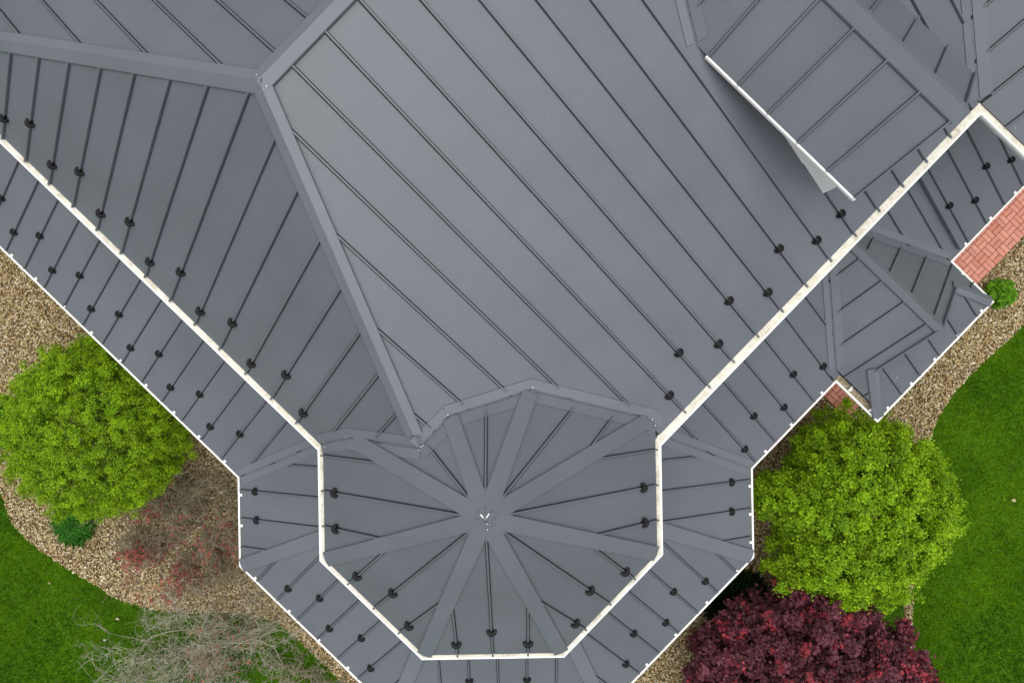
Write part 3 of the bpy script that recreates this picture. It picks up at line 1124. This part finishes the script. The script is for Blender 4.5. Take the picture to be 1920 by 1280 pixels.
# lawn grass
def blades(name, p, h, w, col, label=None, parent=None, lean=0.6):
    m = len(p)
    a = rng.uniform(0, 6.28, m)
    hh = h * rng.uniform(0.6, 1.25, m)
    ln = rng.normal(0, lean, (m, 2)) * hh[:, None]
    wx, wy = np.cos(a) * w / 2, np.sin(a) * w / 2
    z0 = np.full(m, -0.005)
    v = np.empty((m, 5, 3))
    v[:, 0] = np.stack([p[:, 0] - wx, p[:, 1] - wy, z0], 1)
    v[:, 1] = np.stack([p[:, 0] + wx, p[:, 1] + wy, z0], 1)
    mid = p + ln * 0.38
    v[:, 2] = np.stack([mid[:, 0] + wx * 0.8, mid[:, 1] + wy * 0.8, hh * 0.6], 1)
    v[:, 3] = np.stack([p[:, 0] + ln[:, 0], p[:, 1] + ln[:, 1], hh], 1)
    v[:, 4] = np.stack([mid[:, 0] - wx * 0.8, mid[:, 1] - wy * 0.8, hh * 0.6], 1)
    f = np.arange(m * 5).reshape(m, 5)
    o = np_mesh(name, v.reshape(-1, 3), f, np.repeat(col, 5, 0), M_GRASS, parent)
    if label:
        o['kind'] = 'stuff'
        o['label'] = label
        o['category'] = 'grass'
    return o
p = rng.uniform((-10.4, -7.4), (10.4, 7.4), (620000, 2))
wob = np.stack([vnoise(p, 9, 5), vnoise(p, 9, 6)], 1) * 0.018
ok = ~inside(bed_left, p + wob) & ~inside(bed_right, p + wob) & ~inside(house_plan, p) & ~inside(path_poly, p)
ok &= (p[:, 1] < 3.5) & ((p[:, 0] < -3) | (p[:, 0] > 4.5) | (p[:, 1] < -5))
inpatch = inside(green_patch, p + wob * 3)
ok |= inpatch & (rng.uniform(0, 1, len(p)) < 0.8)
p, inpatch = p[ok], inpatch[ok]
q = np.clip(0.5 + 0.34 * vnoise(p, 1.3, 1) + 0.28 * vnoise(p, 4.5, 2) + 0.2 * vnoise(p, 15, 8), 0, 1)[:, None]
c = (1 - q) * np.array((0.045, 0.150, 0.002)) + q * np.array((0.195, 0.365, 0.003))
c = np.where(inpatch[:, None], np.array((0.10, 0.20, 0.012)), c)
c = c * rng.uniform(0.75, 1.25, (len(p), 1))
dry = rng.uniform(0, 1, len(p)) < 0.012
c[dry] = (0.22, 0.19, 0.08)
blades('grass', p, 0.060, 0.011, c, 'short mown deep green lawn grass around the gravel beds')

# ------------------------------------------------------------------ plants
UPV = np.array((0, 0, 1.0))
def unit(v):
    return v / np.linalg.norm(v, axis=-1, keepdims=True)

def tube(pts, rads, k=5):
    """ring vertices and quads of one tapered tube"""
    pts = np.asarray(pts, float)
    n = len(pts)
    v = []
    for i in range(n):
        d = pts[min(i + 1, n - 1)] - pts[max(i - 1, 0)]
        d = d / (np.linalg.norm(d) + 1e-9)
        x = np.cross(d, (0.31, 0.17, 0.93) if abs(d[2]) < 0.9 else (1, 0, 0))
        x /= np.linalg.norm(x)
        y = np.cross(d, x)
        for j in range(k):
            a = 2 * math.pi * j / k
            v.append(pts[i] + rads[i] * (x * math.cos(a) + y * math.sin(a)))
    f = []
    for i in range(n - 1):
        for j in range(k):
            f.append((i * k + j, i * k + (j + 1) % k, (i + 1) * k + (j + 1) % k, (i + 1) * k + j))
    return np.array(v), np.array(f)

def limbs(parent, spread, height, n, base_r=0.07, seed=0, m=M_BARK):
    r = np.random.default_rng(seed)
    mb = MB()
    v, f = tube([(0, 0, -0.05), (0.02, 0.01, height * 0.25)], [base_r, base_r * 0.8], 7)
    mb.add(v, [tuple(q) for q in f])
    for i in range(n):
        a = 2 * math.pi * i / n + r.uniform(-0.4, 0.4)
        L = r.uniform(0.5, 0.95)
        up = r.uniform(0.5, 1.0)
        pts = [(0, 0, height * r.uniform(0.05, 0.22))]
        for k in range(1, 6):
            x = k / 5
            pts.append((math.cos(a) * spread * L * x ** 1.2 + r.normal(0, 0.03), math.sin(a) * spread * L * x ** 1.2 + r.normal(0, 0.03), height * (0.15 + 0.7 * up * x)))
        v, f = tube(pts, [base_r * 0.5 * (1 - 0.16 * k) for k in range(6)], 5)
        mb.add(v, [tuple(q) for q in f])
    return mb.build('trunk', m, parent, True)

def foliage(parent, R, ncl, per_cl, per, leaf, colf, seed, lump=0.14, csize=0.16, dome=0.5, zmin=-0.4, zc=1.0, spread=0.05, aspect=0.7, shape=None, inner=0.3, rough=0.5, shoots=0.14, name='foliage'):
    """a crown of leafy clumps: ncl clumps on a dome, each of per_cl sprays of per leaf-sized faces; R = half extents, zc = height of the middle"""
    r = np.random.default_rng(seed)
    R = np.array(R, float)
    i = np.arange(ncl) + 0.5
    zz = 1 - (1 - zmin) * i / ncl
    th = math.pi * (1 + 5 ** 0.5) * i
    d = np.stack([np.cos(th) * np.sqrt(1 - zz ** 2), np.sin(th) * np.sqrt(1 - zz ** 2), zz], 1)
    d = unit(d + r.normal(0, 0.55 / math.sqrt(ncl) * 2.2, d.shape))
    rf = 1 - lump + 2 * lump * r.beta(2.2, 1.3, ncl)
    if shape is not None:
        rf = rf * shape(d)
    shoot = r.uniform(0, 1, ncl) < shoots
    rf = rf * np.where(shoot, r.uniform(1.03, 1.13, ncl), 1.0)
    gd = unit(r.normal(0, 1, (22, 3)))                      # hollows between the branches
    hole = np.max(np.exp(-(1 - d @ gd.T) / r.uniform(0.003, 0.009, 22)), 1) > 0.55
    rf = rf * np.where(hole, 0.80, 1.0)
    cs = csize * r.uniform(0.65, 1.35, ncl) * np.where(shoot, 0.7, 1.0)
    k = np.repeat(np.arange(ncl), per_cl)
    low = r.uniform(0, 1, len(k)) < inner
    m = len(k)
    off = r.normal(0, 1, (m, 3))
    off = unit(off) * (r.uniform(0, 1, (m, 1)) ** 0.45) * cs[k][:, None]
    c0 = d * R * rf[:, None]
    depth = np.where(low, r.uniform(0.60, 0.88, m), 1.0)[:, None]
    c = c0[k] * depth + off * np.where(low, 1.6, 1.0)[:, None]
    out = unit(d[k] / R)
    lo = off / cs[k][:, None]
    axis = unit(out * 0.9 + lo * 0.7 + UPV * 0.25 + r.normal(0, 0.3, (m, 3)))
    nrm0 = unit(out * 0.5 + lo * dome + UPV * 0.55)
    t = r.uniform(-0.3, 1, (m, per, 1))
    pos = c[:, None] + axis[:, None] * t * spread * 1.4 + r.normal(0, spread * 0.5, (m, per, 3))
    n3 = unit(nrm0[:, None] + r.normal(0, rough, (m, per, 3)))
    a1 = unit(np.cross(n3, r.normal(0, 1, (m, per, 3))))
    a2 = np.cross(n3, a1)
    s_ = leaf * r.uniform(0.6, 1.3, (m, per, 1))
    v = np.stack([pos - a1 * s_ * 0.5, pos + a2 * s_ * 0.5 * aspect - n3 * s_ * 0.1, pos + a1 * s_ * 0.6, pos - a2 * s_ * 0.5 * aspect - n3 * s_ * 0.1], 2)
    cols = colf(r, d, k, low, t[..., 0], lo)
    v = v.reshape(-1, 3) + np.array((0, 0, zc))
    v[:, 2] = np.maximum(v[:, 2], 0.015)
    f = np.arange(len(v)).reshape(-1, 4)
    return np_mesh(name, v, f, np.repeat(cols.reshape(-1, 3), 4, 0), M_LEAF, parent)

def pick(base, alt, tip, fa=0.3, ft=0.2, var=0.2):
    base, alt, tip = (np.array(x) for x in (base, alt, tip))
    def fn(r, d, k, low, t, lo):
        m, per = t.shape
        cl = r.uniform(0, 1, len(d))[k][:, None, None]
        vc = r.uniform(1 - var, 1 + var, len(d))[k][:, None, None]
        c = np.where(cl < fa, alt, base) * np.ones((m, per, 1))
        tipm = (r.uniform(0, 1, (m, per)) < ft * 2 * np.clip(t, 0, 1)) & ~low[:, None]
        c = np.where(tipm[..., None], tip, c)
        return c * vc * r.uniform(0.82, 1.18, (m, 1, 1)) * r.uniform(0.85, 1.15, (m, per, 1))
    return fn

# big feathery shrub, left of the house
t_ = thing('evergreen_shrub', 'large bright green feathery shrub on the gravel left of the house', 'shrub', (-7.30, -1.50, 0))
limbs(t_, 1.1, 1.6, 9, 0.07, 3)
foliage(t_, (1.33, 1.38, 1.22), 820, 13, 20, 0.034, pick((0.225, 0.390, 0.005), (0.150, 0.300, 0.005), (0.32, 0.48, 0.008)), 21, lump=0.125, csize=0.085, zc=1.1, aspect=0.5, spread=0.05)
# right big shrub
t_ = thing('deciduous_shrub', 'large yellow green leafy shrub beside the porch corner and right lawn', 'shrub', (5.88, -2.90, 0))
limbs(t_, 1.3, 2.0, 11, 0.08, 5)
def ragged(d):
    a = np.arctan2(d[:, 1], d[:, 0])
    e = np.clip(1 - np.abs(d[:, 2]) * 0.9, 0, 1)
    w = lambda c, s: np.exp(-(np.angle(np.exp(1j * (a - c))) / s) ** 2)
    return 1 + (0.05 * np.sin(11 * a + 2) - 0.36 * w(2.45, 0.4) + 0.10 * w(2.98, 0.16) - 0.48 * w(-2.85, 0.2) + 0.06 * w(-2.5, 0.15) - 0.24 * w(-0.72, 0.34)) * e
foliage(t_, (1.46, 1.40, 1.34), 820, 13, 19, 0.041, pick((0.225, 0.395, 0.005), (0.160, 0.310, 0.005), (0.31, 0.48, 0.010)), 33, lump=0.16, csize=0.10, zc=1.28, aspect=0.75, spread=0.06, shape=ragged)
# purple shrub at the bottom
t_ = thing('purple_shrub', 'big dark purple shrub with red new leaves at the bottom edge', 'shrub', (5.22, -6.30, 0))
limbs(t_, 1.5, 2.0, 11, 0.08, 6)
def purple(r, d, k, low, t, lo):
    m, per = t.shape
    hot = (r.uniform(0, 1, len(d)) < 0.40)[k]
    mid = (r.uniform(0, 1, len(d)) < 0.5)[k][:, None, None]
    c = np.where(mid, np.array((0.175, 0.052, 0.072)), np.array((0.115, 0.034, 0.046))) * np.ones((m, per, 1))
    tip = hot[:, None] & (r.uniform(0, 1, (m, per)) < 0.55) & (lo[:, 2] > 0.2)[:, None] & ~low[:, None]
    c = np.where(tip[..., None], np.array((0.33, 0.040, 0.058)), c)
    stray = (r.uniform(0, 1, (m, 1)) < 0.03) & ~low[:, None]
    c = np.where(stray[..., None], np.array((0.33, 0.05, 0.06)), c)
    return c * r.uniform(0.75, 1.25, (m, 1, 1)) * r.uniform(0.8, 1.2, (m, per, 1))
def ragged2(d):
    a = np.arctan2(d[:, 1], d[:, 0])
    e = np.clip(1 - np.abs(d[:, 2]) * 0.8, 0, 1)
    return 1 + (0.07 * np.sin(5 * a + 0.6) + 0.05 * np.sin(12 * a)) * e
foliage(t_, (1.80, 1.72, 1.22), 520, 16, 13, 0.066, purple, 44, lump=0.15, csize=0.15, zc=1.15, aspect=0.85, spread=0.07, shape=ragged2)
# round little shrub
t_ = thing('ball_shrub', 'small round clipped green shrub on gravel by the porch corner', 'shrub', (9.28, 0.91, 0))
limbs(t_, 0.15, 0.3, 5, 0.02, 7)
foliage(t_, (0.21, 0.23, 0.20), 90, 8, 12, 0.030, pick((0.14, 0.37, 0.012), (0.10, 0.29, 0.010), (0.2, 0.44, 0.02)), 55, lump=0.07, csize=0.05, zc=0.22, spread=0.025, zmin=-0.6)
# low dark tufts under the left shrub
def tuft(name, label, x, y, R, h, n, c0, c1, seed):
    t = thing(name, label, 'shrub', (x, y, 0))
    r = np.random.default_rng(seed)
    a = r.uniform(0, 6.28, n)
    L = R * r.uniform(0.5, 1.1, n)
    b = np.stack([np.cos(a), np.sin(a)], 1)
    p0 = r.normal(0, R * 0.22, (n, 2))
    w = 0.006
    s = np.stack([-b[:, 1], b[:, 0]], 1) * w
    hh = h * r.uniform(0.4, 1.1, n)
    p1 = p0 + b * L[:, None] * 0.5
    p2 = p0 + b * L[:, None]
    v = np.empty((n, 5, 3))
    v[:, 0] = np.column_stack([p0 - s, np.zeros(n)])
    v[:, 1] = np.column_stack([p0 + s, np.zeros(n)])
    v[:, 2] = np.column_stack([p1 + s, hh])
    v[:, 3] = np.column_stack([p2, hh * r.uniform(0.5, 1.0, n)])
    v[:, 4] = np.column_stack([p1 - s, hh])
    c = np.where(r.uniform(0, 1, (n, 1)) < 0.5, np.array(c0), np.array(c1)) * r.uniform(0.7, 1.3, (n, 1))
    np_mesh('foliage', v.reshape(-1, 3), np.arange(n * 5).reshape(n, 5), np.repeat(c, 5, 0), M_GRASS, t)
    return t
tuft('grass_clump', 'fresh green grassy clump below the large left shrub', *G(146, 978), 0.32, 0.24, 4200, (0.08, 0.29, 0.04), (0.12, 0.39, 0.05), 61)
tuft('grass_clump', 'fresh green grassy clump at the left edge of the left shrub', *G(16, 796), 0.34, 0.24, 4200, (0.08, 0.29, 0.04), (0.12, 0.39, 0.05), 62)
tuft('grass_clump', 'deep green strappy clump between turret eave and purple shrub', *G(1372, 1120), 0.55, 0.35, 2200, (0.02, 0.07, 0.012), (0.035, 0.10, 0.015), 63)

# bare twiggy shrubs
def twiggy(name, label, x, y, R, h, nmain, cols, seed, leaves=None, curl=0.35, droop=0.3, aim=None, rb=0.012, sq=(1, 1), dens=(6, 5, 4), rmin=0.0044):
    t = thing(name, label, 'shrub', (x, y, 0))
    r = np.random.default_rng(seed)
    V, F, C, tips = [], [], [], []
    off = 0
    def grow(p, d, L, rad, lev):
        nonlocal off
        n = 5 if lev < 2 else 4
        pts, dd = [p], d
        for i in range(n):
            dd = dd + r.normal(0, curl * 0.5, 3) + np.array((0, 0, -droop * (0.12 if lev else 0.06)))
            dd = dd / np.linalg.norm(dd)
            nx = pts[-1] + dd * L / n
            nx[2] = max(nx[2], 0.03)
            pts.append(nx)
        rads = [rad * (1 - 0.7 * i / n) for i in range(n + 1)]
        v, f = tube(pts, rads, 3)
        V.append(v)
        F.append(f + off)
        off += len(v)
        cc = np.array(cols[r.integers(len(cols))]) * r.uniform(0.75, 1.25)
        C.append(np.tile(cc, (len(v), 1)))
        if lev < 3:
            nk = dens[lev]
            for _ in range(nk):
                i = r.integers(1, n + 1)
                nd = dd + r.normal(0, 0.55, 3) * np.array((1, 1, 0.6))
                grow(pts[i].copy(), nd / np.linalg.norm(nd), L * r.uniform(0.38, 0.62), max(rad * 0.55, rmin), lev + 1)
        else:
            tips.append(pts[-1])
            tips.append(pts[2])
    for i in range(nmain):
        a = 2 * math.pi * i / nmain + r.uniform(-0.3, 0.3)
        e = r.uniform(0.15, 1.1)
        d = np.array((math.cos(a) * math.cos(e) * sq[0], math.sin(a) * math.cos(e) * sq[1], math.sin(e) * h / R))
        if aim is not None:
            d = d + np.array((*aim, 0)) * r.uniform(0.1, 0.8)
        d /= np.linalg.norm(d)
        grow(np.array((r.normal(0, 0.08), r.normal(0, 0.08), 0.02)), d, R * r.uniform(0.55, 0.85), rb, 0)
    np_mesh('branches', np.concatenate(V), np.concatenate(F), np.concatenate(C), M_TWIG, t)
    if leaves:
        tips = np.array(tips)
        m = np.zeros(len(tips), bool)
        for cx, cy, rr, pr in leaves['spots']:
            m |= (np.hypot(tips[:, 0] - cx, tips[:, 1] - cy) < rr) & (r.uniform(0, 1, len(tips)) < pr)
        q = tips[m]
        per = leaves['per']
        k = len(q)
        pos = q[:, None] + r.normal(0, 0.03, (k, per, 3)) + np.array((0, 0, 0.03))
        a1 = unit(r.normal(0, 1, (k, per, 3)) * np.array((1, 1, 0.4)))
        a2 = unit(np.cross(a1, r.normal(0, 0.4, (k, per, 3)) + UPV))
        s = leaves['size'] * r.uniform(0.6, 1.3, (k, per, 1))
        v = np.stack([pos - a1 * s * 0.5, pos + a2 * s * 0.3, pos + a1 * s * 0.6, pos - a2 * s * 0.3], 2).reshape(-1, 3)
        v[:, 2] = np.maximum(v[:, 2], 0.02)
        pal = np.array(leaves['cols'])
        cc = pal[r.integers(len(pal), size=(k, per))] * r.uniform(0.75, 1.25, (k, per, 1))
        np_mesh('leaves', v, np.arange(len(v)).reshape(-1, 4), np.repeat(cc.reshape(-1, 3), 4, 0), M_LEAF, t)
    return t
bx0, by0 = G(372, 985)
def rel(px, py, r, pr):
    g_ = G(px, py)
    return (g_[0] - bx0, g_[1] - by0, r, pr)
twiggy('barberry_shrub', 'brown twiggy shrub with scattered red leaves beside the turret', bx0, by0, 1.45, 0.9, 26,
       [(0.27, 0.215, 0.155), (0.19, 0.155, 0.10), (0.34, 0.285, 0.215), (0.18, 0.175, 0.09), (0.29, 0.26, 0.18)], 71, dens=(9, 7, 4), curl=0.5, rb=0.011,
       leaves=dict(spots=[rel(288, 1030, 0.28, 0.55), rel(350, 1078, 0.34, 0.30), rel(300, 955, 0.18, 0.22), rel(400, 1010, 0.7, 0.045), rel(320, 905, 0.5, 0.02), rel(440, 1000, 0.4, 0.06)], per=4, size=0.045,
                   cols=[(0.44, 0.085, 0.085), (0.36, 0.07, 0.075), (0.46, 0.14, 0.11), (0.20, 0.05, 0.055), (0.16, 0.17, 0.05)]))
twiggy('bare_shrub', 'pale grey bare branched shrub spreading over the lawn edge bottom left', *G(385, 1205), 2.0, 0.9, 22,
       [(0.44, 0.41, 0.33), (0.30, 0.27, 0.19), (0.58, 0.54, 0.46), (0.30, 0.31, 0.16)], 72, dens=(8, 7, 5), curl=0.62, droop=0.5, sq=(1.15, 0.85), rb=0.009, rmin=0.0033,
       leaves=dict(spots=[(0.55, 0.1, 0.75, 0.04), (0.25, -0.5, 0.5, 0.03)], per=3, size=0.045, cols=[(0.36, 0.13, 0.08), (0.34, 0.18, 0.11), (0.28, 0.10, 0.08)]))
twiggy('bare_shrub', 'small bare grey shrub at the bottom edge close under the skirt roof', *G(575, 1270), 0.85, 0.6, 12,
       [(0.30, 0.27, 0.18), (0.24, 0.22, 0.13), (0.36, 0.32, 0.25)], 73, curl=0.45, droop=0.4)

# fallen leaves on the lawn
def fallen(label, px, py, r, c, seed):
    x, y = G(px, py)
    rr = np.random.default_rng(seed)
    n = 9
    pts = [(r * (0.7 + 0.5 * rr.uniform()) * math.cos(2 * math.pi * i / n), r * 0.7 * (0.7 + 0.5 * rr.uniform()) * math.sin(2 * math.pi * i / n), 0.062 + rr.uniform(0, 0.02)) for i in range(n)]
    v = pts + [(a, b, z - 0.004) for a, b, z in pts] + [(0, 0, 0.085), (0, 0, 0.075)]
    f = [(i, (i + 1) % n, 2 * n) for i in range(n)] + [((i + 1) % n + n, i + n, 2 * n + 1) for i in range(n)] + [(i, i + n, (i + 1) % n + n, (i + 1) % n) for i in range(n)]
    o = mesh_obj('fallen_leaf', v, f, plain('dry_leaf', c, 0.8, 0.2, 0.2, 30))
    o.location = (x, y, 0)
    o['label'] = label
    o['category'] = 'leaf'
    o['group'] = 'dead leaves lying on the lawn'
fallen('pale dead leaf alone on the lawn right of the yellow green shrub', 1896, 936, 0.045, (0.42, 0.36, 0.20), 1)
fallen('tan dead leaf on the left lawn below the gravel edge', 97, 1090, 0.03, (0.34, 0.27, 0.13), 2)
fallen('whitish dead leaf on the lawn by the pale bare shrub', 224, 1157, 0.035, (0.55, 0.48, 0.42), 3)
fallen('slim whitish dead leaf at the left tip of the bare shrub', 200, 1196, 0.028, (0.5, 0.46, 0.40), 4)
